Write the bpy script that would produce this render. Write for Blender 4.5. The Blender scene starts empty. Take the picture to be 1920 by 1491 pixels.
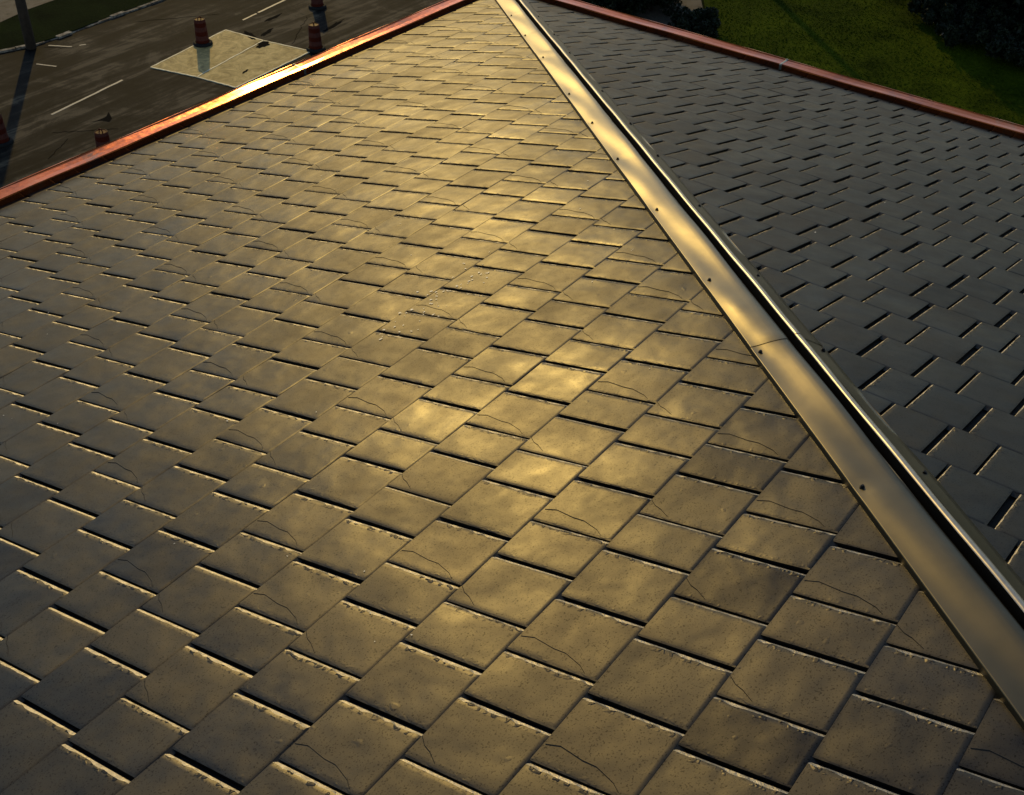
import bpy, bmesh, math, random
import numpy as np
from mathutils import Vector, Matrix

random.seed(7); rng = np.random.default_rng(11)
scene = bpy.context.scene
COL = scene.collection

# ------------------------------------------------------------------ camera
CAM = Vector((-7.398798, -5.558894, 3.341964))
YAW, PITCH, ROLL = 0.574717, 0.651283, 0.048649
fw = Vector((math.cos(YAW)*math.cos(PITCH), math.sin(YAW)*math.cos(PITCH), -math.sin(PITCH)))
r0 = Vector((math.sin(YAW), -math.cos(YAW), 0)); u0 = r0.cross(fw)
rt = r0*math.cos(ROLL) + u0*math.sin(ROLL); up = -r0*math.sin(ROLL) + u0*math.cos(ROLL)
cd = bpy.data.cameras.new('camera'); cam = bpy.data.objects.new('camera', cd); COL.objects.link(cam)
cam.matrix_world = Matrix(((rt.x, up.x, -fw.x, CAM.x), (rt.y, up.y, -fw.y, CAM.y), (rt.z, up.z, -fw.z, CAM.z), (0, 0, 0, 1)))
FPX, PPX, PPY = 2304.7328, 1079.226, 730.357          # in the photograph's 1920 x 1491 pixels
cd.sensor_fit = 'HORIZONTAL'; cd.sensor_width = 36.0; cd.lens = 36.0*FPX/1920
cd.shift_x = (960-PPX)/1920; cd.shift_y = (PPY-745.5)/1920
cd.clip_start = 0.05; cd.clip_end = 3000
scene.camera = cam

# ------------------------------------------------------------------ light
SUN_AZ, SUN_EL = math.radians(48.8), math.radians(20.9)
w = bpy.data.worlds.new('World'); scene.world = w; w.use_nodes = True
wn = w.node_tree.nodes; wl = w.node_tree.links
for n in list(wn): wn.remove(n)
sky = wn.new('ShaderNodeTexSky'); sky.sky_type = 'NISHITA'; sky.sun_disc = False
sky.sun_elevation = SUN_EL; sky.sun_rotation = math.pi/2 - SUN_AZ
sky.air_density = 1.0; sky.dust_density = 0.25; sky.ozone_density = 1.0
bg = wn.new('ShaderNodeBackground'); bg.inputs['Strength'].default_value = 0.15
wo = wn.new('ShaderNodeOutputWorld')
wl.new(sky.outputs[0], bg.inputs['Color']); wl.new(bg.outputs[0], wo.inputs['Surface'])
sd = bpy.data.lights.new('sun', 'SUN'); sd.energy = 2.2; sd.angle = math.radians(0.6); sd.color = (1.0, 0.665, 0.17)
sun = bpy.data.objects.new('sun', sd); COL.objects.link(sun)
sdir = Vector((math.cos(SUN_EL)*math.cos(SUN_AZ), math.cos(SUN_EL)*math.sin(SUN_AZ), math.sin(SUN_EL)))
sun.rotation_euler = sdir.to_track_quat('Z', 'Y').to_euler(); sun.location = (20, 20, 30)
scene.view_settings.view_transform = 'Standard'; scene.view_settings.look = 'None'
scene.view_settings.exposure = -0.55; scene.view_settings.gamma = 1.0
scene.view_settings.use_curve_mapping = False
scene.render.engine = 'CYCLES'

# ------------------------------------------------------------------ helpers
def mat(name):
    m = bpy.data.materials.new(name); m.use_nodes = True
    return m, m.node_tree.nodes, m.node_tree.links, m.node_tree.nodes['Principled BSDF']
def setp(p, **k):
    names = {'base': 'Base Color', 'rough': 'Roughness', 'metal': 'Metallic', 'spec': 'Specular IOR Level', 'coat': 'Coat Weight', 'coatr': 'Coat Roughness'}
    for a, v in k.items():
        p.inputs[names[a]].default_value = (*v, 1) if a == 'base' else v
def noise(N, L, coord, scale, detail=4, rough=.55, dist=0):
    t = N.new('ShaderNodeTexNoise'); t.inputs['Scale'].default_value = scale; t.inputs['Detail'].default_value = detail
    t.inputs['Roughness'].default_value = rough; t.inputs['Distortion'].default_value = dist
    if coord is not None: L.new(coord, t.inputs['Vector'])
    return t
def ramp(N, L, src, stops):
    r = N.new('ShaderNodeValToRGB'); e = r.color_ramp.elements
    while len(e) < len(stops): e.new(.5)
    for el, (p, c) in zip(e, stops): el.position = p; el.color = (*c, 1) if len(c) == 3 else c
    L.new(src, r.inputs[0]); return r
def math_n(N, L, op, a, b=None):
    m = N.new('ShaderNodeMath'); m.operation = op
    for i, v in enumerate((a, b)):
        if v is None: continue
        if isinstance(v, (int, float)): m.inputs[i].default_value = v
        else: L.new(v, m.inputs[i])
    return m.outputs[0]
def mixc(N, L, fac, a, b, mode='MIX'):
    m = N.new('ShaderNodeMix'); m.data_type = 'RGBA'; m.blend_type = mode
    for i, v in ((0, fac), (6, a), (7, b)):
        if isinstance(v, (int, float)): m.inputs[i].default_value = v
        elif isinstance(v, tuple): m.inputs[i].default_value = (*v, 1)
        else: L.new(v, m.inputs[i])
    return m.outputs[2]
def bump(N, L, h, strength, dist, prev=None):
    b = N.new('ShaderNodeBump'); b.inputs['Strength'].default_value = strength; b.inputs['Distance'].default_value = dist
    L.new(h, b.inputs['Height'])
    if prev is not None: L.new(prev, b.inputs['Normal'])
    return b.outputs[0]
def pos(N): return N.new('ShaderNodeNewGeometry').outputs['Position']

def link(o, parent=None):
    COL.objects.link(o)
    if parent is not None: o.parent = parent
    return o
def mesh_obj(name, verts, faces, material, parent=None, smooth=False, mats=None, mi=None):
    me = bpy.data.meshes.new(name); me.from_pydata(verts, [], faces); me.update()
    for m in (mats or [material]): me.materials.append(m)
    if mi is not None: me.polygons.foreach_set('material_index', mi)
    if smooth: me.polygons.foreach_set('use_smooth', [True]*len(me.polygons))
    return link(bpy.data.objects.new(name, me), parent)
def empty(name, loc, rz=0, parent=None):
    o = bpy.data.objects.new(name, None); o.location = loc; o.rotation_euler[2] = rz; o.empty_display_size = .2
    return link(o, parent)
def tag(o, label=None, cat=None, group=None, kind=None):
    for k, v in (('label', label), ('category', cat), ('group', group), ('kind', kind)):
        if v: o[k] = v
    return o
def box_data(x0, x1, y0, y1, z0, z1):
    v = [(x0,y0,z0),(x1,y0,z0),(x1,y1,z0),(x0,y1,z0),(x0,y0,z1),(x1,y0,z1),(x1,y1,z1),(x0,y1,z1)]
    f = [(0,3,2,1),(4,5,6,7),(0,1,5,4),(1,2,6,5),(2,3,7,6),(3,0,4,7)]
    return v, f
def lathe_data(prof, n=20, cap=True):
    v, f = [], []
    for r, z in prof:
        for i in range(n):
            a = 2*math.pi*i/n; v.append((r*math.cos(a), r*math.sin(a), z))
    for j in range(len(prof)-1):
        for i in range(n):
            k = (i+1) % n; f.append((j*n+i, j*n+k, (j+1)*n+k, (j+1)*n+i))
    if cap:
        f.append(tuple(range(n))[::-1]); f.append(tuple((len(prof)-1)*n+i for i in range(n)))
    return v, f
def tube_data(pts, rads, n=8):
    v, f = [], []
    P = [Vector(p) for p in pts]
    for j, p in enumerate(P):
        d = (P[min(j+1, len(P)-1)] - P[max(j-1, 0)]).normalized()
        a = d.orthogonal().normalized(); b = d.cross(a)
        if j and (a.dot(pa) < 0): a = -a; b = -b
        pa = a
        for i in range(n):
            t = 2*math.pi*i/n; v.append(tuple(p + (a*math.cos(t) + b*math.sin(t))*rads[j]))
    for j in range(len(P)-1):
        for i in range(n):
            k = (i+1) % n; f.append((j*n+i, j*n+k, (j+1)*n+k, (j+1)*n+i))
    f.append(tuple(range(n))[::-1]); f.append(tuple((len(P)-1)*n+i for i in range(n)))
    return v, f

# ------------------------------------------------------------------ materials
def make_shingle_mat():
    m, N, L, p = mat('painted_metal_shingle'); P = pos(N)
    oi = N.new('ShaderNodeObjectInfo'); at = N.new('ShaderNodeAttribute'); at.attribute_name = 'tab_tone'
    tone = math_n(N, L, 'FRACT', math_n(N, L, 'ADD', oi.outputs['Random'], at.outputs['Fac']))
    big = noise(N, L, P, 2.2, 4, .6, .4); mid = noise(N, L, P, 9, 4, .6); fine = noise(N, L, P, 420, 3, .7)
    base = ramp(N, L, mid.outputs[0], [(.25, (.050, .048, .045)), (.55, (.063, .059, .052)), (.8, (.076, .069, .057))])
    tn = ramp(N, L, tone, [(0, (.62, .62, .65)), (.12, (.88, .88, .88)), (.8, (1.05, 1.04, 1.02)), (1, (1.16, 1.13, 1.06))])
    c = mixc(N, L, 1.0, base.outputs[0], tn.outputs[0], 'MULTIPLY')
    sp = noise(N, L, P, 210, 2, .55); spr = ramp(N, L, sp.outputs[0], [(.33, (.25, .25, .25)), (.42, (1, 1, 1))])
    c = mixc(N, L, .8, c, spr.outputs[0], 'MULTIPLY')
    L.new(c, p.inputs['Base Color'])
    setp(p, metal=.86, spec=.25); p.inputs['Specular Tint'].default_value = (.70, .70, .70, 1)
    rf = math_n(N, L, 'ADD', math_n(N, L, 'MULTIPLY', mid.outputs[0], .5), math_n(N, L, 'MULTIPLY', big.outputs[0], .5))
    rr = N.new('ShaderNodeMapRange'); rr.inputs[1].default_value = .36; rr.inputs[2].default_value = .64
    rr.inputs[3].default_value = .34; rr.inputs[4].default_value = .51
    L.new(rf, rr.inputs[0])
    r2 = math_n(N, L, 'ADD', rr.outputs[0], math_n(N, L, 'MULTIPLY', math_n(N, L, 'SUBTRACT', tone, .5), .09))
    L.new(r2, p.inputs['Roughness'])
    oc = noise(N, L, P, 6.5, 2, .4)
    b1 = bump(N, L, oc.outputs[0], .5, .014)
    ed = N.new('ShaderNodeAttribute'); ed.attribute_name = 'edge'
    dn = noise(N, L, P, 60, 1, .5); dr = ramp(N, L, dn.outputs[0], [(.54, (0, 0, 0)), (.66, (1, 1, 1))])
    dn2 = noise(N, L, P, 24, 1, .5); dr2 = ramp(N, L, dn2.outputs[0], [(.74, (0, 0, 0)), (.84, (1, 1, 1))])
    hgt = math_n(N, L, 'ADD', math_n(N, L, 'MULTIPLY', dr.outputs[0], ed.outputs['Fac']), math_n(N, L, 'MULTIPLY', dr2.outputs[0], .2))
    b2 = bump(N, L, hgt, .7, .0035, b1)
    b3 = bump(N, L, fine.outputs[0], .20, .0010, b2)
    L.new(b3, p.inputs['Normal'])
    return m
def make_cap_mat():
    m, N, L, p = mat('hip_cap_metal'); P = pos(N)
    n1 = noise(N, L, P, 5, 3); n2 = noise(N, L, P, 500, 2, .6)
    c = ramp(N, L, n1.outputs[0], [(.3, (.090, .079, .054)), (.7, (.120, .103, .068))])
    L.new(c.outputs[0], p.inputs['Base Color']); setp(p, metal=.92, rough=.35, spec=.25)
    b1 = bump(N, L, n1.outputs[0], .10, .01); b2 = bump(N, L, n2.outputs[0], .06, .0008, b1)
    L.new(b2, p.inputs['Normal']); return m
def make_copper():
    m, N, L, p = mat('weathered_copper'); P = pos(N)
    n1 = noise(N, L, P, 3.2, 5, .65, .6); n2 = noise(N, L, P, 26, 5, .65); n3 = noise(N, L, P, 220, 2)
    f = math_n(N, L, 'ADD', math_n(N, L, 'MULTIPLY', n1.outputs[0], .7), math_n(N, L, 'MULTIPLY', n2.outputs[0], .3))
    c = ramp(N, L, f, [(.33, (.26, .11, .06)), (.42, (.50, .105, .024)), (.55, (.70, .145, .026)), (.68, (.58, .19, .07))])
    L.new(c.outputs[0], p.inputs['Base Color']); setp(p, metal=.85)
    rr = ramp(N, L, n2.outputs[0], [(.3, (.12, .12, .12)), (.7, (.22, .22, .22))]); L.new(rr.outputs[0], p.inputs['Roughness'])
    b = bump(N, L, n1.outputs[0], .12, .01); b = bump(N, L, n3.outputs[0], .08, .001, b); L.new(b, p.inputs['Normal'])
    return m
def simple(name, base, rough=.6, metal=0, spec=.5, vary=0, scale=20, bmp=0, bscale=60):
    m, N, L, p = mat(name); setp(p, base=base, rough=rough, metal=metal, spec=spec)
    if vary:
        n = noise(N, L, pos(N), scale, 5, .6)
        lo = tuple(b*(1-vary) for b in base); hi = tuple(min(1, b*(1+vary)) for b in base)
        L.new(ramp(N, L, n.outputs[0], [(.3, lo), (.7, hi)]).outputs[0], p.inputs['Base Color'])
    if bmp:
        n = noise(N, L, pos(N), bscale, 5, .65); L.new(bump(N, L, n.outputs[0], bmp, .02), p.inputs['Normal'])
    return m
def make_asphalt():
    m, N, L, p = mat('worn_asphalt'); P = pos(N)
    # wear runs along the lanes: stretch the noise along the road direction
    mp = N.new('ShaderNodeMapping'); mp.inputs['Rotation'].default_value[2] = -math.radians(8.4); mp.inputs['Scale'].default_value = (.10, 1.0, 1)
    L.new(P, mp.inputs['Vector'])
    st = noise(N, L, mp.outputs[0], 1.1, 5, .65, .4); bl = noise(N, L, P, .55, 5, .65, .8); gr = noise(N, L, P, 45, 3, .7)
    st2 = noise(N, L, mp.outputs[0], 3.5, 4, .6, .3)
    f = math_n(N, L, 'ADD', math_n(N, L, 'ADD', math_n(N, L, 'MULTIPLY', st.outputs[0], .45), math_n(N, L, 'MULTIPLY', bl.outputs[0], .35)), math_n(N, L, 'MULTIPLY', st2.outputs[0], .2))
    c = ramp(N, L, f, [(.44, (.002, .0018, .0015)), (.485, (.011, .0100, .008)), (.52, (.032, .027, .020)), (.56, (.110, .090, .060))])
    g = ramp(N, L, gr.outputs[0], [(.3, (.65, .65, .65)), (.7, (1.2, 1.2, 1.2))])
    L.new(mixc(N, L, 1.0, c.outputs[0], g.outputs[0], 'MULTIPLY'), p.inputs['Base Color']); setp(p, rough=.85, spec=.12)
    b = bump(N, L, bl.outputs[0], .4, .05); b = bump(N, L, gr.outputs[0], .5, .01, b); L.new(b, p.inputs['Normal']); return m
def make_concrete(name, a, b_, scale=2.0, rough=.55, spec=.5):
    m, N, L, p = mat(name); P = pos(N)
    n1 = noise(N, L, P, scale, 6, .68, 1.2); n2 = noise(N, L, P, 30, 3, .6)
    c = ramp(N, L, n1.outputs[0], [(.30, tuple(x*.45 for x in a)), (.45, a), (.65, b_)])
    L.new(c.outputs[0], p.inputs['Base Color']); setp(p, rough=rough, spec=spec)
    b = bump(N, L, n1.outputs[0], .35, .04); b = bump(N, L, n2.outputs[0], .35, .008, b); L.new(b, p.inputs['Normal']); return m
def make_grass(name, lo, hi):
    m, N, L, p = mat(name); P = pos(N)
    n1 = noise(N, L, P, .45, 5, .6, .5); n2 = noise(N, L, P, 9, 4, .7); n3 = noise(N, L, P, 60, 2, .7)
    f = math_n(N, L, 'ADD', math_n(N, L, 'MULTIPLY', n1.outputs[0], .65), math_n(N, L, 'MULTIPLY', n2.outputs[0], .35))
    c = ramp(N, L, f, [(.36, lo), (.64, hi)]); L.new(c.outputs[0], p.inputs['Base Color']); setp(p, rough=1.0, spec=.02)
    b = bump(N, L, n2.outputs[0], .8, .06); b = bump(N, L, n3.outputs[0], .8, .03, b); L.new(b, p.inputs['Normal']); return m
def make_leaf(name, lo, hi):
    m, N, L, p = mat(name)
    n = noise(N, L, pos(N), 3, 3); L.new(ramp(N, L, n.outputs[0], [(.3, lo), (.7, hi)]).outputs[0], p.inputs['Base Color'])
    setp(p, rough=.6, spec=.3); return m
M = dict(
    shingle=make_shingle_mat(), cap=make_cap_mat(), copper=make_copper(), asphalt=make_asphalt(),
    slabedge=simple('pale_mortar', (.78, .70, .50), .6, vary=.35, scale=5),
    lime=simple('bird_lime', (.80, .78, .70), .5),
    edge=simple('sunlit_bend_tint', (.34, .32, .28), .42, .75, vary=.3, scale=45, bmp=.25, bscale=120),  # sunlit strip along the tab bends, brightened in the base colour
    crease=simple('embossed_crease', (.012, .011, .010), .6), deck=simple('dark_underlay', (.012, .012, .012), .85, spec=.2),
    screw=simple('screw_head', (.016, .015, .014), .45, .4), rib=simple('rib_metal', (.36, .33, .28), .34, .6, vary=.2, scale=40),
    rib_shade=simple('rib_side_shade', (.005, .005, .005), .8, 0, .05),  # shade on the rib wall, put into a near-black base colour
    solder=simple('solder', (.42, .40, .30), .35, .8, vary=.25, scale=60), brick=simple('brick_wall', (.22, .10, .07), .85, vary=.25, scale=6, bmp=.3),
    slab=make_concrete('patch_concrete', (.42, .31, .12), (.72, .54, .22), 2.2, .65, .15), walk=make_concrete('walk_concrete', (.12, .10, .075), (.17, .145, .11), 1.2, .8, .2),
    kerb=make_concrete('kerb_concrete', (.12, .10, .08), (.48, .43, .34), 2.5, .8, .2), paint=simple('lane_paint', (.42, .40, .34), .6, vary=.35, scale=14),
    tar=simple('tar', (.006, .006, .006), .95, spec=.02), lawn=make_grass('lawn_grass', (.020, .036, .002), (.085, .120, .006)),
    verge=make_grass('verge_grass', (.006, .011, .003), (.020, .034, .007)),
    orange=simple('barrel_orange', (.075, .010, .004), .6, spec=.12, vary=.2, scale=12), white=simple('barrel_white', (.10, .032, .024), .6, spec=.12, vary=.2, scale=12),
    rubber=simple('rubber', (.02, .02, .02), .8, spec=.1), wood=simple('pole_wood', (.055, .040, .028), .85, vary=.3, scale=8), glass=simple('insulator', (.10, .12, .12), .2),
    steel=simple('grey_steel', (.12, .12, .12), .5, .7), bark=simple('bark', (.045, .032, .022), .9, vary=.3, bmp=.5, bscale=20),
    leaf=make_leaf('dark_leaf', (.005, .010, .003), (.014, .024, .006)), needle=make_leaf('needle_leaf', (.005, .010, .004), (.014, .024, .008)),
)

# ------------------------------------------------------------------ roof frame
TH = 0.250644; c_, s_, t_ = math.cos(TH), math.sin(TH), math.tan(TH)
E_ = 0.26*0.981                      # course exposure along the slope
H_GROUND = 14.5
GUT_A, GUT_B = -0.345, -0.315        # slope coordinate of the gutter's inner face
def mA(x, n): return Matrix(((-1, 0, 0, x), (0, -c_, s_, -n*c_), (0, s_, c_, n*s_), (0, 0, 0, 1)))     # u -> -x, v -> upslope
def mB(y, n): return Matrix(((0, -c_, s_, -n*c_), (1, 0, 0, y), (0, s_, c_, n*s_), (0, 0, 0, 1)))      # u -> +y
PA = {7: -5.592, 8: -5.275, 9: -5.895, 10: -5.569, 11: -5.272, 12: -5.901, 13: -5.601, 14: -5.84, 15: -5.539, 16: -5.237, 17: -5.678, 18: -5.927, 19: -5.239, 20: -5.882}
for k in range(6, -5, -1): PA[k] = PA[k+1] - .312
for k in range(21, 34): PA[k] = PA[k-1] + .312
PB = {5: .467, 6: .21, 7: -.049, 8: .509, 9: .245, 10: .163, 11: .721, 12: .44, 13: .178, 14: .42, 15: .165, 16: .42, 17: -.012, 18: .531, 19: .6}
for k in range(4, -5, -1): PB[k] = PB[k+1] + .262
for k in range(20, 34): PB[k] = PB[k-1] - .262
CY = [0, .215, .385, .595, .765, .985]
GAPS = {'A': [.0112, .0086, .0042, .0104, .0038], 'B': [.0190, .0135, .0085, .0150, .0075]}      # gap at each joint of the five-tab panel; the far slope was laid wider
B0A, B0B = .233023, .027533
WA, WB = .948371, .843461

VS = [0, .004, .018, .036, .054, .073, .091, .110, .128, .147, .165, .184, .203, .222, .240, .2535, .2550, E_+.016]
def tab_template(wd, seed, crease=None, jag=1.0, face='A'):
    """one stamped metal tab: u 0..wd across, v 0..E upslope; softly pillowed, rolled lit edge, sharp far edge"""
    R = random.Random(seed); V, F, MI = [], [], []
    j0 = [R.uniform(.7, 1.4) if 1 < i < 15 else 1 for i in range(len(VS))]
    j1 = [R.uniform(.6, 1.8) if 1 < i < 15 else 1 for i in range(len(VS))]
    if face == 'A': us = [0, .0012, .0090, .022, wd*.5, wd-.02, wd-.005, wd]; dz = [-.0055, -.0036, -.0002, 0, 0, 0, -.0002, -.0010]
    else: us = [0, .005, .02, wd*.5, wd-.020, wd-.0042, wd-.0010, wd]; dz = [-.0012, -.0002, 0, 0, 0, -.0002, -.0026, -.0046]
    nu, nv = len(us), len(VS)
    warp = [R.uniform(-.0008, .0008) for _ in range(6)]
    for j, v in enumerate(VS):
        if v <= .004: zt = .0092 - v/.004*.0001
        elif v <= .2535: zt = .0091 - (v-.004)/.2495*.0007
        elif v <= .2550: zt = .0084 - (v-.2535)/.0015*.0010
        else: zt = .0074 - (v-.2550)/.016*.008
        for i, u in enumerate(us):
            uu = u
            if face == 'A':
                if i == 2: uu = .0090*(1+(j0[j]-1)*jag)
                if i == nu-2: uu = wd - .005*(1+(j1[j]-1)*jag)
            else:
                if i == nu-3: uu = wd - .0042*(1+(j0[j]-1)*jag)
                if i == 1: uu = .005*(1+(j1[j]-1)*jag)
            su = u/wd; sv = min(1, v/E_)
            pil = .0006*math.sin(math.pi*su)*math.sin(math.pi*min(1, sv*.9+.05))
            wz = warp[0]*math.sin(2*math.pi*su)*math.sin(math.pi*sv) + warp[1]*math.sin(math.pi*su)*math.sin(2*math.pi*sv) + warp[2]*(su-.5)*2*sv*.6 + warp[3]*(su-.5)*(1-sv)
            V.append((uu, v, zt + dz[i] + pil + wz))
    for j in range(nv-1):
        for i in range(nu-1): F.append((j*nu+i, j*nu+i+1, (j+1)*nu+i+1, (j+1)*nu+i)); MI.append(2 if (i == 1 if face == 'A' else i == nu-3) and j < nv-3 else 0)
    ntop = len(F)
    def skirt(idx):
        base = len(V)
        for a in idx: x, y, z = V[a]; V.append((x, y, z)); V.append((x, y, -.0056))
        for q in range(len(idx)-1):
            F.append((base+2*q, base+2*q+1, base+2*q+3, base+2*q+2)); MI.append(0)
    skirt([0*nu+i for i in range(nu)][::1])
    skirt([j*nu for j in range(nv)][::-1]); skirt([j*nu+nu-1 for j in range(nv)])
    if crease:
        pts = []
        for (du, fr) in crease:
            u = wd - du if face == 'A' else wd - du
            v = max(.001, fr*E_)
            j = max(q for q in range(nv) if VS[q] <= v); i = max(q for q in range(nu) if us[q] <= u+1e-9); i = min(i, nu-2)
            z = V[j*nu+i][2]*.5 + V[min(j+1, nv-1)*nu+i+1][2]*.5
            zz = max(V[j*nu+i][2], V[j*nu+i+1][2], V[min(j+1, nv-1)*nu+i][2], V[min(j+1, nv-1)*nu+i+1][2]) if du > .012 else z
            pts.append(Vector((u, v, zz)))
        hw = .0016
        base = len(V)
        for q, pnt in enumerate(pts):
            d = (pts[min(q+1, len(pts)-1)] - pts[max(q-1, 0)]); d.z = 0; d.normalize(); nrm = Vector((-d.y, d.x, 0))
            V += [tuple(pnt + nrm*hw - Vector((0, 0, .002))), tuple(pnt + Vector((0, 0, .0014))), tuple(pnt - nrm*hw - Vector((0, 0, .002)))]
        for q in range(len(pts)-1):
            a = base+3*q
            F += [(a, a+1, a+4, a+3), (a+1, a+2, a+5, a+4)]; MI += [1, 1]
    inner = range(2, nu-2) if face == 'A' else range(1, nu-3)
    sm = [(i < ntop and (i % (nu-1)) in inner and 0 < i//(nu-1) < nv-3) for i in range(len(F))]
    ed = [0.0]*len(V)
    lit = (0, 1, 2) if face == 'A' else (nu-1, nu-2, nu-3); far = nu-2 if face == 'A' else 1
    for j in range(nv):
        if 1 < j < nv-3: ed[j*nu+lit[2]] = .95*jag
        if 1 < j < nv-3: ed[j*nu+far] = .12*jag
    return V, F, MI, sm, ed
ARC = [(.049, .02), (.058, .15), (.046, .40), (.045, .54), (.026, .75), (.010, .84)]
SHORT = [(.060, .0), (.042, .09), (.033, .18), (.012, .31)]

def proj(p):
    d = p - CAM; z = d.dot(fw)
    return PPX + FPX*d.dot(rt)/z, PPY - FPX*d.dot(up)/z, z

building = empty('building', (-6, -6, -H_GROUND))
tag(building, 'hip-roofed building with grey-brown stamped metal shingles and copper edging, seen from above', 'building')
inv_b = Matrix.Translation((6, 6, H_GROUND))
def bparent(o, parent=None):
    o.parent = building if parent is None else parent
    o.matrix_parent_inverse = inv_b if parent is None else Matrix()
    return o

# roof decks under the tabs (big trapezoids up to the hip), each the part its shingles belong to
def deck(face):
    top = 9.0; zoff = -.0062
    n0 = (GUT_A if face == 'A' else GUT_B) - .05
    far = -16.0
    def P(a, n):
        return Vector((a, -n*c_ + s_*zoff, n*s_ + c_*zoff)) if face == 'A' else Vector((-n*c_ + s_*zoff, a, n*s_ + c_*zoff))
    q = [P(far, n0), P(-n0*c_, n0), P(-top*c_, top), P(far, top)]
    q2 = [v - Vector((0, 0, .12)) for v in q]
    vs = [tuple(v) for v in q+q2]
    fs = [(0, 1, 2, 3), (7, 6, 5, 4), (0, 4, 5, 1), (1, 5, 6, 2), (2, 6, 7, 3), (3, 7, 4, 0)]
    if face == 'B': fs = [f[::-1] for f in fs]
    o = mesh_obj('roof_slope', vs, fs, M['deck']); bparent(o)
    o['label'] = 'roof slope glowing gold under the low sun' if face == 'A' else 'cool grey roof slope on the far side of the hip'
    return o
slopeA = deck('A'); slopeB = deck('B')

templates = {}
def template(face, i, var):
    key = (face, i, var)
    if key not in templates:
        wd_full = (CY[i+1]-CY[i])*(WA if face == 'A' else WB)
        wd = wd_full - GAPS[face][i]/2 - GAPS[face][(i+1) % 5]/2
        cr = None if face == 'B' else ARC if i == 4 else SHORT if i == 2 else None
        templates[key] = (wd, *tab_template(wd, hash((i, var)) % 9999 + (0 if face == 'A' else 500), cr, 1.0 if (i in (0, 3, 4) or var) else .25, face))
    return templates[key]

tabs = []      # (area, face, i, var, matrix, cut?)
hipn = Vector((1, -1, 0)).normalized()
for face in 'AB':
    PP, W, B0 = (PA, WA, B0A) if face == 'A' else (PB, WB, B0B)
    gut = GUT_A if face == 'A' else GUT_B
    per = .985*W
    for k in range(-4, 33):
        n = B0 + k*E_
        if n + E_ < gut or n > 8.2: continue
        for m in range(-24, 24):
            for i in range(5):
                # joint positions: face A runs in +x, face B is the mirror image in +y
                if face == 'A': a0 = PP[k] + W*(m*.985 + CY[i]); a1 = PP[k] + W*(m*.985 + CY[i+1])
                else: a0 = PP[k] + W*(m*.985 + .985-CY[i+1]); a1 = PP[k] + W*(m*.985 + .985-CY[i])
                if a0 < -9.3 or a1 > .6: continue
                if a0 > -n*c_ + .02: continue                      # beyond the hip
                var = int(abs(math.sin(k*12.9 + m*78.2 + i*37.7))*1000) % 3
                wd = template(face, i, var)[0]
                if face == 'A': mt = mA(a1 - GAPS[face][(i+1) % 5]/2, n)
                else: mt = mB(a0 + GAPS[face][(i+1) % 5]/2, n)
                ctr = mt @ Vector((wd/2, E_/2, .005))
                if (ctr-CAM).dot(fw) < .3 and (ctr-CAM).length > 4: continue
                cut = a1 > -(n+E_+.02)*c_ - .0 or n < gut
                x, y, z = proj(ctr)
                inside = 0 < x < 1920 and 0 < y < 1491 and z > 0
                area = 0
                if inside and not (a1 > -(n+.5*E_)*c_):
                    q = [proj(mt @ Vector(v)) for v in ((0, 0, 0), (wd, 0, 0), (wd, E_, 0), (0, E_, 0))]
                    area = .5*abs(sum(q[e][0]*q[(e+1) % 4][1] - q[(e+1) % 4][0]*q[e][1] for e in range(4)))
                tabs.append([area, face, i, var, mt, cut, n, gut])
order = sorted(range(len(tabs)), key=lambda q: -tabs[q][0])
single = set(q for q in order[:300] if tabs[q][0] > 0)

shared = {}
def tab_mesh(face, i, var):
    key = (face, i, var)
    if key not in shared:
        wd, V, F, MI, sm, ed = template(*key)
        me = bpy.data.meshes.new('shingle'); me.from_pydata(V, [], F); me.update()
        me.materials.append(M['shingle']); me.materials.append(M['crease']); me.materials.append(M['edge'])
        me.polygons.foreach_set('material_index', MI); me.polygons.foreach_set('use_smooth', sm)
        me.attributes.new('edge', 'FLOAT', 'POINT').data.foreach_set('value', ed)
        shared[key] = me
    return shared[key]
def cut_mesh(face, i, var, mt, n, gut):
    """tab trimmed along the hip and above the gutter, in the tab's own frame"""
    wd, V, F, MI, sm, _ed = template(face, i, var)
    bm = bmesh.new(); vs = [bm.verts.new(v) for v in V]
    for f, mi, s in zip(F, MI, sm):
        try: q = bm.faces.new([vs[a] for a in f])
        except ValueError: continue
        q.material_index = mi; q.smooth = s
    imt = mt.inverted()
    def bis(pw, nw):
        pl = imt @ pw; nl = (imt.to_3x3() @ nw)
        bmesh.ops.bisect_plane(bm, geom=bm.verts[:]+bm.edges[:]+bm.faces[:], plane_co=pl, plane_no=nl, clear_outer=True)
    bis(Vector((0, 0, 0)), hipn if face == 'A' else -hipn)
    if n < gut:
        if face == 'A': bis(Vector((0, -(gut-.012)*c_, 0)), Vector((0, 1, 0)))
        else: bis(Vector((-(gut-.012)*c_, 0, 0)), Vector((1, 0, 0)))
    if not bm.faces: bm.free(); return None
    me = bpy.data.meshes.new('shingle'); bm.to_mesh(me); bm.free()
    me.materials.append(M['shingle']); me.materials.append(M['crease']); me.materials.append(M['edge'])
    return me
stuff = {'A': [[], [], [], [], [], []], 'B': [[], [], [], [], [], []]}
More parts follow.
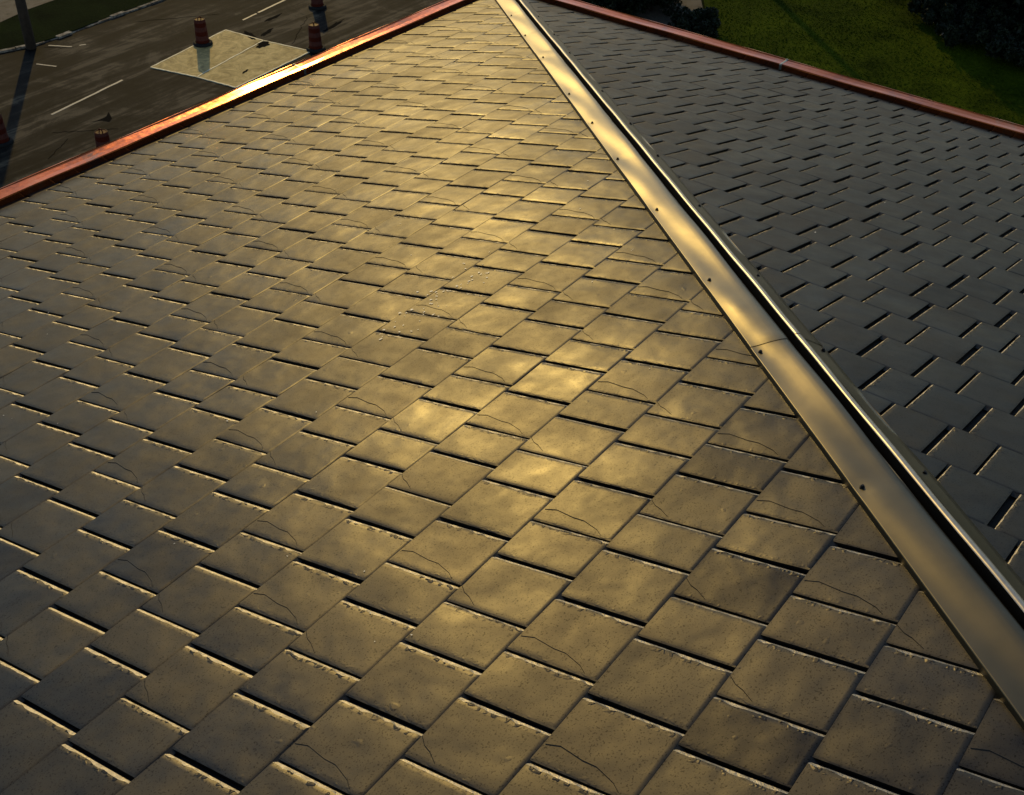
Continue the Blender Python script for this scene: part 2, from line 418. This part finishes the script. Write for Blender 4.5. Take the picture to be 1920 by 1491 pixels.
for q, (area, face, i, var, mt, cut, n, gut) in enumerate(tabs):
    par = slopeA if face == 'A' else slopeB
    me = cut_mesh(face, i, var, mt, n, gut) if cut else None
    if cut and me is None: continue
    # every tab was nailed by hand: a hair of tilt and lift of its own
    rr = random.Random(q*13+5)
    wd = template(face, i, var)[0]
    jit = Matrix.Translation((wd/2, E_/2, 0)) @ Matrix.Rotation(rr.gauss(0, .0050), 4, 'X') @ Matrix.Rotation(rr.gauss(0, .0060), 4, 'Y') @ Matrix.Rotation(rr.gauss(0, .002), 4, 'Z') @ Matrix.Translation((-wd/2, -E_/2, rr.uniform(-.0003, .0005)))
    mt2 = mt @ jit if not cut else mt
    if q in single:
        o = bpy.data.objects.new('shingle', me if cut else tab_mesh(face, i, var)); COL.objects.link(o)
        o.parent = par; o.matrix_parent_inverse = Matrix(); o.matrix_basis = mt2
    else:
        S = stuff[face]
        if cut:
            V = [v.co[:] for v in me.vertices]; F = [tuple(p.vertices) for p in me.polygons]; MI = [p.material_index for p in me.polygons]; sm = [p.use_smooth for p in me.polygons]
            bpy.data.meshes.remove(me); ed = [0.0]*len(V)
        else: _, V, F, MI, sm, ed = template(face, i, var)
        A = np.array(V); Rm = np.array(mt2.to_3x3()); T = np.array(mt2.translation)
        b = sum(len(a) for a in S[0]); S[0].append(A @ Rm.T + T)
        S[1] += [tuple(a+b for a in f) for f in F]; S[2] += MI; S[3] += sm
        S[4].append(np.full(len(V), rr.random())); S[5].append(np.array(ed))
for face, par in (('A', slopeA), ('B', slopeB)):
    S = stuff[face]
    me = bpy.data.meshes.new('shingles'); me.from_pydata(np.concatenate(S[0]).tolist(), [], S[1]); me.update()
    me.materials.append(M['shingle']); me.materials.append(M['crease']); me.materials.append(M['edge'])
    me.polygons.foreach_set('material_index', S[2]); me.polygons.foreach_set('use_smooth', S[3])
    at = me.attributes.new('tab_tone', 'FLOAT', 'POINT'); at.data.foreach_set('value', np.concatenate(S[4]))
    me.attributes.new('edge', 'FLOAT', 'POINT').data.foreach_set('value', np.concatenate(S[5]))
    o = bpy.data.objects.new('shingles', me); COL.objects.link(o); o.parent = par; o.matrix_parent_inverse = Matrix()
    o['kind'] = 'stuff'
print('tabs', len(tabs), 'single', len(single))

# pale bird-lime flecks strewn along one stretch of the sunny slope
fl = random.Random(21); FV, FF = [], []
def fleck(x, n, r):
    b = len(FV); k = fl.randint(5, 7); q = fl.uniform(.5, 1.6)
    for i in range(k):
        a_ = 2*math.pi*i/k; rr_ = r*fl.uniform(.6, 1.2)
        FV.append((x + rr_*math.cos(a_)*q, -(n + rr_*math.sin(a_)/q)*c_ + s_*.0115, (n + rr_*math.sin(a_)/q)*s_ + c_*.0115))
    FF.append(tuple(range(b, b+k))[::-1])
for i in range(60):
    tt = fl.random(); fleck(-4.14 - .6*tt + fl.gauss(0, .03), 3.09 + fl.gauss(0, .05), fl.uniform(.002, .007))
for i in range(40): fleck(fl.uniform(-6.4, -3.2), fl.uniform(1.2, 4.6), fl.uniform(.0015, .004))
o = mesh_obj('bird_lime', FV, FF, M['lime'], slopeA); o.matrix_parent_inverse = Matrix(); o['kind'] = 'stuff'

# ------------------------------------------------------------------ hip cap
hv = Vector((-1, -1, t_)).normalized(); qv = Vector((-1, 1, 0)).normalized(); hz = qv.cross(hv)
if hz.z < 0: hz = -hz
SL = t_/math.sqrt(2)
def hp(s, o, lift): return hv*s + qv*o + Vector((0, 0, -SL*abs(o) + lift))
scrA = [-.05, .675, 1.383, 2.075, 2.994, 3.611, 4.232, 4.96, 5.728, 6.319, 7.131, 8.0]
scrB = [-.05, .699, 1.353, 1.927, 2.958, 3.622, 4.196, 4.926, 5.71, 6.33, 7.087, 8.0]
laps = [-.42, 1.95, 6.276, 9.4]
def strip(name, s0, s1, prof, material, parent, wave=None, smooth=True, ds=.035):
    ns = max(2, int((s1-s0)/ds)); V, F = [], []; npf = len(prof)
    for j in range(ns+1):
        s = s0 + (s1-s0)*j/ns
        for o, l in prof: V.append(tuple(hp(s, o, l + (wave(s, o) if wave else 0))))
    for j in range(ns):
        for i in range(npf-1): F.append((j*npf+i, (j+1)*npf+i, (j+1)*npf+i+1, j*npf+i+1))
    ob = mesh_obj(name, V, F, material, None, smooth); return ob
def waveA(s, o):
    j = max([q for q in range(len(scrA)-1) if scrA[q] <= s] or [0]); L = scrA[j+1]-scrA[j]; x = min(1, max(0, (s-scrA[j])/L))
    amp = .0035 + .0018*math.sin(j*2.3)
    prof = min(1, max(0, (.112-o)/.05))
    dn = sum(-.0022*math.exp(-((s-a)/.035)**2 - ((o-.088)/.022)**2) for a in scrA)
    dent = .0035*math.exp(-((s-1.99)/.03)**2 - ((o-.045)/.03)**2) + .003*math.exp(-((s-6.24)/.02)**2 - ((o-.04)/.035)**2) + .0016*math.exp(-((s-5.99)/.03)**2 - ((o-.065)/.018)**2)
    tw = .0022*math.sin(s*5.1+o*30)*prof
    return amp*(math.sin(math.pi*x)**2-.5)*prof*math.cos((o-.04)*14) + dn + dent + tw
def waveB(s, o):
    return .002*math.sin(s*4.3+1) + .0025*math.sin(s*9.1) * min(1, max(0, (-o-.06)/.06))
for li in range(3):
    s0, s1 = laps[li]-.03, laps[li+1]
    lf = .0016*(li % 2)
    ofl = [.1075, .1055, .095, .083, .070, .055, .040, .025, .010, -.004, -.0115, -.0145]
    prof = [(.109, .004+lf), (.1085, .024+lf)] + [(o, .0275 + .004*(.1075-o)/.12 + lf) for o in ofl] + [(-.0155, .029+lf), (-.016, .004+lf)]
    a = strip('hip_cap', s0, s1, prof, M['cap'], None, lambda s, o: waveA(s, o) if -.015 < o < .108 else 0); bparent(a)
    a['label'] = 'sunlit flange of the hip cap, gold with soft dents'
    # far flange with the standing rib along its top
    prof2 = [(-.0325, .050+lf), (-.0355, .0535+lf), (-.043, .0552+lf), (-.051, .0545+lf), (-.0548, .0515+lf)]
    rb = strip('rib', s0, s1, prof2, M['rib'], None, lambda s, o: .0012*math.sin(s*11)+.001*math.sin(s*3.3+1)); bparent(rb)
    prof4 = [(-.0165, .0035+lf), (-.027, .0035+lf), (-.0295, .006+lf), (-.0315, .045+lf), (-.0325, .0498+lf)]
    rs = strip('rib_side', s0, s1, prof4, M['rib_shade'], None, None, False); bparent(rs, rb)
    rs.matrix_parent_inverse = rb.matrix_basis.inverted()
    prof3 = [(-.0550, .0512+lf), (-.0565, .046+lf), (-.058, .042+lf), (-.061, .0395+lf), (-.075, .0335+lf), (-.095, .0265+lf), (-.115, .0195+lf), (-.1335, .0135+lf), (-.1345, .011+lf), (-.135, .001+lf)]
    b = strip('hip_cap', s0, s1, prof3, M['cap'], None, lambda s, o: waveB(s, o) if -.1336 < o < -.06 else 0); bparent(b)
    b['label'] = 'shaded flange of the hip cap'
    for flange, S, o_, l_ in ((a, scrA, .088, .028), (b, scrB, -.108, .022)):
        for s in S:
            if s0 < s <= s1-.03 and s > -.3:
                V, F = lathe_data([(.0001, .0085), (.0035, .0085), (.0048, .0072), (.0050, .0025), (.0075, .0022), (.0078, 0), (.0078, -.004)], 8)
                sc = mesh_obj('screw', V, F, M['screw']); sc.parent = flange
                o2 = o_ + random.uniform(-.006, .006)
                sc.location = hp(s, o2, l_ + lf + (waveA(s, o2) if flange is a else waveB(s, o2))) 

# ------------------------------------------------------------------ copper gutters
def gutter(face, a0, a1, seam=None, label=None):
    """one length of box gutter: inner face, flat top with a rolled outer lip, deep outer face"""
    g = GUT_A if face == 'A' else GUT_B
    y0 = -g*c_; z0 = g*s_
    prof = [(-.012, z0-.06), (0, z0-.012), (0, z0+.040), (.0015, z0+.044), (.006, z0+.046), (.045, z0+.0445), (.085, z0+.0455), (.094, z0+.0465), (.100, z0+.051), (.105, z0+.050), (.107, z0+.044), (.107, z0-.12), (.03, z0-.16), (-.012, z0-.16)]
    ns = max(1, int((a1-a0)/.12)); V, F = [], []; npf = len(prof)
    for j in range(ns+1):
        a = a0 + (a1-a0)*j/ns
        for i, (q, z) in enumerate(prof):
            wob = .0012*math.sin(a*7+i) + .001*math.sin(a*2.7) if 2 <= i <= 9 else 0
            aa = min(a, q + y0) if a1 > .2 else a
            V.append((aa, y0+q, z+wob) if face == 'A' else (y0+q, aa, z+wob))
    for j in range(ns):
        for i in range(npf):
            k = (i+1) % npf; f = (j*npf+i, (j+1)*npf+i, (j+1)*npf+k, j*npf+k)
            F.append(f if face == 'A' else f[::-1])
    F.append(tuple(range(npf)) if face == 'A' else tuple(range(npf))[::-1])
    F.append(tuple(ns*npf+i for i in range(npf))[::-1] if face == 'A' else tuple(ns*npf+i for i in range(npf)))
    o = mesh_obj('copper_gutter', V, F, M['copper'], None, False); bparent(o)
    if label: o['label'] = label
    if seam is not None:
        V, F = [], []
        sp = [(q, z) for q, z in prof[1:12]]
        for a in (seam-.011, seam-.006, seam+.006, seam+.011):
            lift = .0025 if abs(a-seam) < .008 else -.001
            for (q, z) in sp:
                dq = -lift if q < .001 else (lift if q > .106 else 0); dzz = lift if 0 < q < .1065 else 0
                V.append((a, y0+q+dq, z+dzz) if face == 'A' else (y0+q+dq, a, z+dzz))
        n2 = len(sp)
        for j in range(3):
            for i in range(n2-1):
                f = (j*n2+i, (j+1)*n2+i, (j+1)*n2+i+1, j*n2+i+1); F.append(f if face == 'A' else f[::-1])
        sm = mesh_obj('solder_seam', V, F, M['solder'], o)
    return o
gutter('A', -13.5, -5.05); gutter('A', -5.046, -1.86, -1.853, 'copper gutter length catching the sun glare'); gutter('A', -1.846, GUT_A*-c_+.107)
gutter('B', -13.5, -5.3); gutter('B', -5.296, -2.16, -2.155); gutter('B', -2.15, GUT_B*-c_+.107)

# walls of the building below the eaves
for nm, b in (('wall', (-15.5, GUT_B*-c_-.02, GUT_A*-c_-.32, GUT_A*-c_-.02)), ('wall', (GUT_B*-c_-.32, GUT_B*-c_-.02, -15.5, GUT_A*-c_-.33))):
    V, F = box_data(*b, -H_GROUND, -.28); o = mesh_obj(nm, V, F, M['brick']); bparent(o)

# ------------------------------------------------------------------ ground, road, lawn
Z = -H_GROUND
def sheet(name, pts, z, material, parent=None, thick=0):
    n = len(pts); V = [(x, y, z) for x, y in pts]; F = [tuple(range(n))]
    if thick:
        V += [(x, y, z-thick) for x, y in pts]; F += [(i, i+n, (i+1) % n + n, (i+1) % n) for i in range(n)]
    return mesh_obj(name, V, F, material, parent)
tag(sheet('ground', [(-600, -600), (900, -600), (900, 900), (-600, 900)], Z-.02, M['verge']), kind='structure')
RD = math.radians(8.4); rdx, rdy = math.cos(RD), math.sin(RD)
road = tag(sheet('road', [(-40, 9), (27.5, 18.5), (31, 24), (60, 29), (120, 38), (120, 46), (60, 37.5), (23.2, 34.45), (17, 34.3), (15.5, 34.9), (-40, 27)], Z, M['asphalt']), kind='structure')
tag(sheet('lawn', [(8, -60), (140, -60), (140, 33), (60, 22), (38.2, 18.6), (35.9, 17.1), (34, 16.5), (32, 17.5), (27.8, 18.2), (8, 12)], Z+.012, M['lawn']), kind='structure')
tag(sheet('pavement', [(27.6, 18.4), (32, 17.6), (34, 16.6), (35.85, 17.15), (38.1, 18.7), (60, 22.2), (140, 33.5), (140, 37), (60, 28.8), (31.2, 23.8)], Z+.008, M['walk']), kind='structure')
tag(sheet('verge', [(15.6, 34.95), (17, 34.42), (18.1, 34.36), (21, 34.55), (23.2, 34.6), (60, 37.7), (60, 41), (20.7, 37.5), (19.2, 37.4), (17.5, 37.0), (13, 35.6)], Z+.06, M['verge'], thick=.1), kind='structure')
tag(sheet('path', [(17.5, 37.05), (19.2, 37.45), (20.7, 37.55), (60, 41.1), (60, 46), (10, 42), (10, 36)], Z+.05, M['walk']), kind='structure')
# kerb stones along the far side of the road, worn and uneven
kp = [(15.0, 35.1), (16.0, 34.72), (17.05, 34.36), (18.12, 34.28), (19.4, 34.38), (21.3, 34.46), (23.2, 34.5), (30, 35.05), (45, 36.3)]
R = random.Random(3)
for a, b in zip(kp[:-1], kp[1:]):
    L_ = math.dist(a, b); n = max(1, round(L_/.62))
    for i in range(n):
        f0, f1 = (i+.02)/n, (i+.98)/n
        p0 = Vector((a[0]+(b[0]-a[0])*f0, a[1]+(b[1]-a[1])*f0, 0)); p1 = Vector((a[0]+(b[0]-a[0])*f1, a[1]+(b[1]-a[1])*f1, 0))
        d = (p1-p0).normalized(); nn = Vector((-d.y, d.x, 0)); h = R.uniform(.02, .08); wd = R.uniform(.10, .19)
        base = p0 + nn*R.uniform(-.05, .03)
        q = [base, base+(p1-p0), base+(p1-p0)+nn*wd, base+nn*wd]
        V = [(v.x, v.y, Z-.05) for v in q] + [(v.x+R.uniform(-.02, .02), v.y+R.uniform(-.02, .02), Z+h) for v in q]
        o = mesh_obj('kerb_stone', V, box_data(0, 1, 0, 1, 0, 1)[1], M['kerb'], road)
# concrete patch of two slabs let into the road
def poly_slab(name, pts, z, h, m):
    n = len(pts); V = [(x, y, z-.05) for x, y in pts] + [(x, y, z+h) for x, y in pts]
    F = [tuple(range(n, 2*n))] + [(i, (i+1) % n, (i+1) % n+n, i+n) for i in range(n)]
    return mesh_obj(name, V, F, m, road)
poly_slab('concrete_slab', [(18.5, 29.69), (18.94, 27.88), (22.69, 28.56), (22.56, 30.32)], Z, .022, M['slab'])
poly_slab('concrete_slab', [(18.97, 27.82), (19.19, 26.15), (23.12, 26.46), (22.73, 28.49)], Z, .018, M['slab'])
# bright raised edges of the slabs
def ribbon(name, pts, wd, z, m, parent=road, th=.004):
    V, F = [], []
    for j, p in enumerate(pts):
        p = Vector((*p, 0)); d = (Vector((*pts[min(j+1, len(pts)-1)], 0)) - Vector((*pts[max(j-1, 0)], 0))).normalized(); nn = Vector((-d.y, d.x, 0))
        w2 = wd[j] if isinstance(wd, list) else wd
        for s, zz in ((1, -.03), (1, th), (-1, th), (-1, -.03)): q = p + nn*w2/2*s; V.append((q.x, q.y, z+zz))
    for j in range(len(pts)-1):
        for i in range(3): F.append((j*4+i, j*4+i+1, (j+1)*4+i+1, (j+1)*4+i))
    return mesh_obj(name, V, [f[::-1] for f in F], m, parent)
def wobble(a, b, n, amp, seed):
    R = random.Random(seed); return [(a[0]+(b[0]-a[0])*i/n + R.uniform(-amp, amp), a[1]+(b[1]-a[1])*i/n + R.uniform(-amp, amp)) for i in range(n+1)]
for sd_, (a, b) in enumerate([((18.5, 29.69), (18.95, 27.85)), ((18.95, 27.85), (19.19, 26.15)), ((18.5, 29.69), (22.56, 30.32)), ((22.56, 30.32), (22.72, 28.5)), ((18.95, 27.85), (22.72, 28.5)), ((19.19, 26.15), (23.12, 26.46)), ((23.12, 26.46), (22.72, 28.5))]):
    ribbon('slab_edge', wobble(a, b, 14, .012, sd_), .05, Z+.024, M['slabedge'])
# dark patches and cracks
def blob(name, cx, cy, rx, ry, z, m, seed, rot=0, n=18, parent=road):
    R = random.Random(seed); pts = []
    for i in range(n):
        a = 2*math.pi*i/n; k = R.uniform(.6, 1.15); x, y = rx*k*math.cos(a), ry*k*math.sin(a)
        pts.append((cx + x*math.cos(rot)-y*math.sin(rot), cy + x*math.sin(rot)+y*math.cos(rot)))
    return sheet(name, pts, z, m, parent, .01)
blob('dark_patch', 22.45, 28.2, .34, .22, Z+.03, M['tar'], 5, RD); blob('dark_patch', 22.75, 29.2, .5, .15, Z+.026, M['tar'], 6, 1.2)
for q, (cx, cy, rx, ry, ro) in enumerate([(23.4, 29.0, .45, .10, .3), (24.6, 29.9, .6, .10, .1), (25.5, 27.6, .7, .10, .2), (20.3, 26.9, .22, .06, .3)]):
    blob('dark_patch', cx, cy, rx, ry, Z+.006+.001*q if q != 3 else Z+.024, M['tar'], 20+q, ro)
sheet('dark_patch', [(14.35, 27.75), (14.7, 27.55), (14.78, 27.28), (15.0, 27.42), (15.25, 27.9), (15.0, 27.7), (14.85, 27.66), (14.6, 27.66)], Z+.006, M['tar'], road)  # angular dark shape lying on the road
for sd_, (a, b) in enumerate([((13.2, 28.0), (14.6, 26.7)), ((17.3, 34.0), (17.9, 33.2)), ((21.0, 33.5), (23.5, 31.8)), ((12.0, 26.6), (13.2, 27.3)), ((23.2, 27.5), (25.5, 29.0))]):
    ribbon('road_crack', wobble(a, b, 12, .05, 40+sd_), .02, Z+.003, M['tar'], th=.002)
# lane markings
def dash(a, b, wd, seed): ribbon('lane_dash', wobble(a, b, 10, .008, seed), wd, Z+.004, M['paint'], th=.002)
dash((13.98, 29.14), (17.2, 29.6), .085, 1); dash((23.68, 30.6), (24.5, 30.71), .08, 2); dash((24.6, 30.73), (27.3, 31.09), .09, 2); dash((4.2, 27.7), (7.4, 28.15), .09, 3)
dash((33.4, 32.0), (36.6, 32.45), .09, 4)
for a, b, s in (((17.5, 34.02), (17.95, 33.3), 5), ((18.2, 33.2), (18.4, 33.1), 6), ((16.2, 32.95), (16.5, 32.25), 7)): dash(a, b, .06, s)

# ------------------------------------------------------------------ traffic barrels
def make_barrel():
    root = empty('traffic_barrel', (0, 0, Z))
    def ring(name, prof, m, n=22, parent=root): V, F = lathe_data(prof, n); return mesh_obj(name, V, F, m, parent, False)
    V, F = lathe_data([(.345, 0), (.355, .03), (.34, .085), (.30, .10), (.26, .10), (.25, .0)], 24, False); mesh_obj('rubber_base', V, F, M['rubber'], root, True)
    segs = [(.02, .238, .242, 'orange'), (.20, .230, .234, 'white'), (.36, .222, .226, 'orange'), (.52, .214, .218, 'white'), (.68, .206, .210, 'orange'), (.84, .198, .202, 'white')]
    top = .93
    for i, (z0, r1, r0, m) in enumerate(segs):
        z1 = segs[i+1][0] if i+1 < len(segs) else top
        ring('drum_band', [(r0-.006, z0), (r0, z0+.015), (r1, z1-.015), (r1-.006, z1)], M[m])
    V, F = lathe_data([(.19, top), (.187, top+.012), (.17, top+.018), (.165, top+.004), (.0005, top+.002)], 22, False); mesh_obj('lid', V, F, M['orange'], root)
    pts = [(-.10, 0, top), (-.10, 0, top+.05), (-.075, 0, top+.085), (0, 0, top+.10), (.075, 0, top+.085), (.10, 0, top+.05), (.10, 0, top)]
    V, F = tube_data(pts, [.018]*7, 6); mesh_obj('handle', V, F, M['orange'], root, True)
    return root
def copy_tree(o, parent=None):
    c = o.copy(); COL.objects.link(c); c.parent = parent
    for ch in list(o.children): copy_tree(ch, c)
    return c
b0 = make_barrel()
bar = [((21.08, 29.9), .3, 'orange and white traffic barrel on the edge of the concrete road patch'),
       ((23.37, 26.45), .9, 'orange and white traffic barrel at the near corner of the concrete road patch'),
       ((13.02, 25.2), 1.4, 'orange and white traffic barrel partly hidden behind the copper gutter'),
       ((11.75, 28.6), .2, 'traffic barrel cut by the left edge of the picture, near the pole shadow'),
       ((26.5, 29.4), 1.0, 'traffic barrel at the top edge, farthest along the road')]
for i, ((x, y), rz, lb) in enumerate(bar):
    o = b0 if i == 0 else copy_tree(b0)
    o.location = (x, y, Z+.004 if i else Z+.02); o.rotation_euler[2] = rz
    tag(o, lb, 'barrel', 'traffic barrels around the road works')

# ------------------------------------------------------------------ poles
def pole(name, x, y, h, label, r=.17):
    root = empty(name, (x, y, Z)); tag(root, label, 'pole')
    V, F = tube_data([(0, 0, -.3), (.01, 0, h*.33), (.0, .02, h*.66), (.0, 0, h)], [r*1.12, r, r*.88, r*.72], 12); mesh_obj('pole', V, F, M['wood'], root, True)
    V, F = box_data(-1.1, 1.1, -.06, .06, h-.75, h-.62); mesh_obj('crossarm', V, F, M['wood'], root)
    for q in (-1, -.45, .45, 1):
        V, F = lathe_data([(.03, h-.62), (.05, h-.57), (.03, h-.53), (.05, h-.49), (.02, h-.45)], 8)
        mesh_obj('insulator', [(a+q, b, c) for a, b, c in V], F, M['glass'], root, True)
    return root
pole('utility_pole', 16.98, 34.3, 10.0, 'dark wooden utility pole standing at the kerb by the grass verge')
pole('utility_pole', 47.3, 24.75, 10.5, 'wooden utility pole beyond the lawn whose thin shadow crosses the grass', .19)

# ------------------------------------------------------------------ planting
def leaf_cloud(n, centre_fn, size, seed):
    g = np.random.default_rng(seed); C = centre_fn(n, g)
    a = g.normal(size=(n, 3)); a /= np.linalg.norm(a, axis=1)[:, None]
    b = np.cross(a, g.normal(size=(n, 3))); b /= np.linalg.norm(b, axis=1)[:, None]
    s = size*g.uniform(.6, 1.3, (n, 1))
    V = np.stack([C-a*s, C+b*s*.45, C+a*s, C-b*s*.45], 1).reshape(-1, 3)
    F = [(4*i, 4*i+1, 4*i+2, 4*i+3) for i in range(n)]
    return V.tolist(), F
def shrub(name, x, y, rx, ry, h, seed, label, leafm, n=5000, size=.11, cat='shrub', lumps=16, skirt=0.0, group=None):
    root = empty(name, (x, y, Z)); tag(root, label, cat, group)
    g0 = np.random.default_rng(seed)
    ang = g0.uniform(0, 2*np.pi, lumps); rad = np.sqrt(g0.uniform(0, 1, lumps)); hh = g0.uniform(.15, .9, lumps)
    prof = np.sqrt(np.clip(1-(2*hh-1)**2*.75, .05, 1)) if skirt == 0 else (1-hh)**.75+.1
    LC = np.stack([rx*.75*rad*prof*np.cos(ang), ry*.75*rad*prof*np.sin(ang), h*hh], 1); LR = g0.uniform(.22, .42, lumps)*min(rx, ry, h*.7)
    def cf(n, g):
        i = g.integers(0, lumps, n); d = g.normal(size=(n, 3)); d /= np.linalg.norm(d, axis=1)[:, None]
        q = LC[i] + d*(LR[i]*g.uniform(.55, 1.05, n)**.6)[:, None]; q[:, 2] = np.clip(q[:, 2], .03, None); return q
    V, F = leaf_cloud(n, cf, size, seed+1); mesh_obj('crown', V, F, leafm, root)
    V, F = tube_data([(0, 0, -.1), (.02, 0, h*.3), (0, .03, h*.75)], [.05*h**.5, .04*h**.5, .012], 7); tr = mesh_obj('trunk', V, F, M['bark'], root, True)
    for q in range(0, lumps, 2):
        V, F = tube_data([(0, 0, h*.15), tuple(LC[q]*.6+np.array([0, 0, h*.03])), tuple(LC[q])], [.03, .02, .008], 5); mesh_obj('branch', V, F, M['bark'], root, True)
    return root
shrub('evergreen_tree', 45.8, 8.2, 5.4, 5.4, 9.5, 3, 'large dark dense tree standing on the lawn at the top right corner', M['needle'], 60000, .25, 'tree', 120)
shrub('shrub', 33.7, 16.4, 1.5, 1.1, .9, 5, 'low dark shrub at the lawn edge nearest the gutter seam', M['leaf'], 9000, .08, lumps=44)
shrub('shrub', 34.9, 19.1, 1.7, 1.6, 1.9, 6, 'taller dark bush by the corner of the pavement', M['leaf'], 14000, .09, lumps=40)
shrub('shrub', 36.4, 22.6, 3.6, 3.2, 4.6, 7, 'tallest dark bush behind the roof corner, at the top edge', M['leaf'], 30000, .11, lumps=60)
shrub('shrub', 32.2, 20.4, 2.3, 2.0, 2.2, 8, 'dark bush closest to the roof corner, half hidden by the copper gutter', M['leaf'], 16000, .09, lumps=44)
shrub('added_shrub_bed', 43.2, 5.6, 7.0, 7.0, 1.0, 9, 'broad low bed of dark foliage added over the tree shadow on the lawn', M['leaf'], 90000, .13, lumps=420)  # foliage bed added to blacken the tree's shadow on the lawn

# short mown grass standing on the lawn, in loose tufts
g = np.random.default_rng(77); n = 60000
gx = g.uniform(27, 50, n); gy = g.uniform(-2, 24, n)
edge_y = np.interp(gx, [27, 32, 34, 35.9, 38.2, 60], [18.0, 17.2, 16.3, 16.9, 18.3, 21.6])
keep = gy < edge_y; gx, gy = gx[keep], gy[keep]; n = len(gx)
patch = .5 + .5*np.sin(gx*.9 + 1.3*np.sin(gy*.7))*np.sin(gy*1.1 + np.sin(gx*.6))
hh = g.uniform(.02, .045, n)*(.7 + .6*patch); an = g.uniform(0, np.pi, n); ww = g.uniform(.015, .04, n)
lx, ly = g.normal(0, .02, n), g.normal(0, .02, n)
z0 = Z + .012
V = np.stack([np.stack([gx-ww*np.cos(an), gy-ww*np.sin(an), np.full(n, z0)], 1), np.stack([gx+ww*np.cos(an), gy+ww*np.sin(an), np.full(n, z0)], 1), np.stack([gx+lx, gy+ly, z0+hh], 1)], 1).reshape(-1, 3)
go = mesh_obj('grass', V.tolist(), [(3*i, 3*i+1, 3*i+2) for i in range(n)], M['lawn'])
tag(go, 'short mown green grass covering the lawn beyond the roof edge', 'grass', kind='stuff')
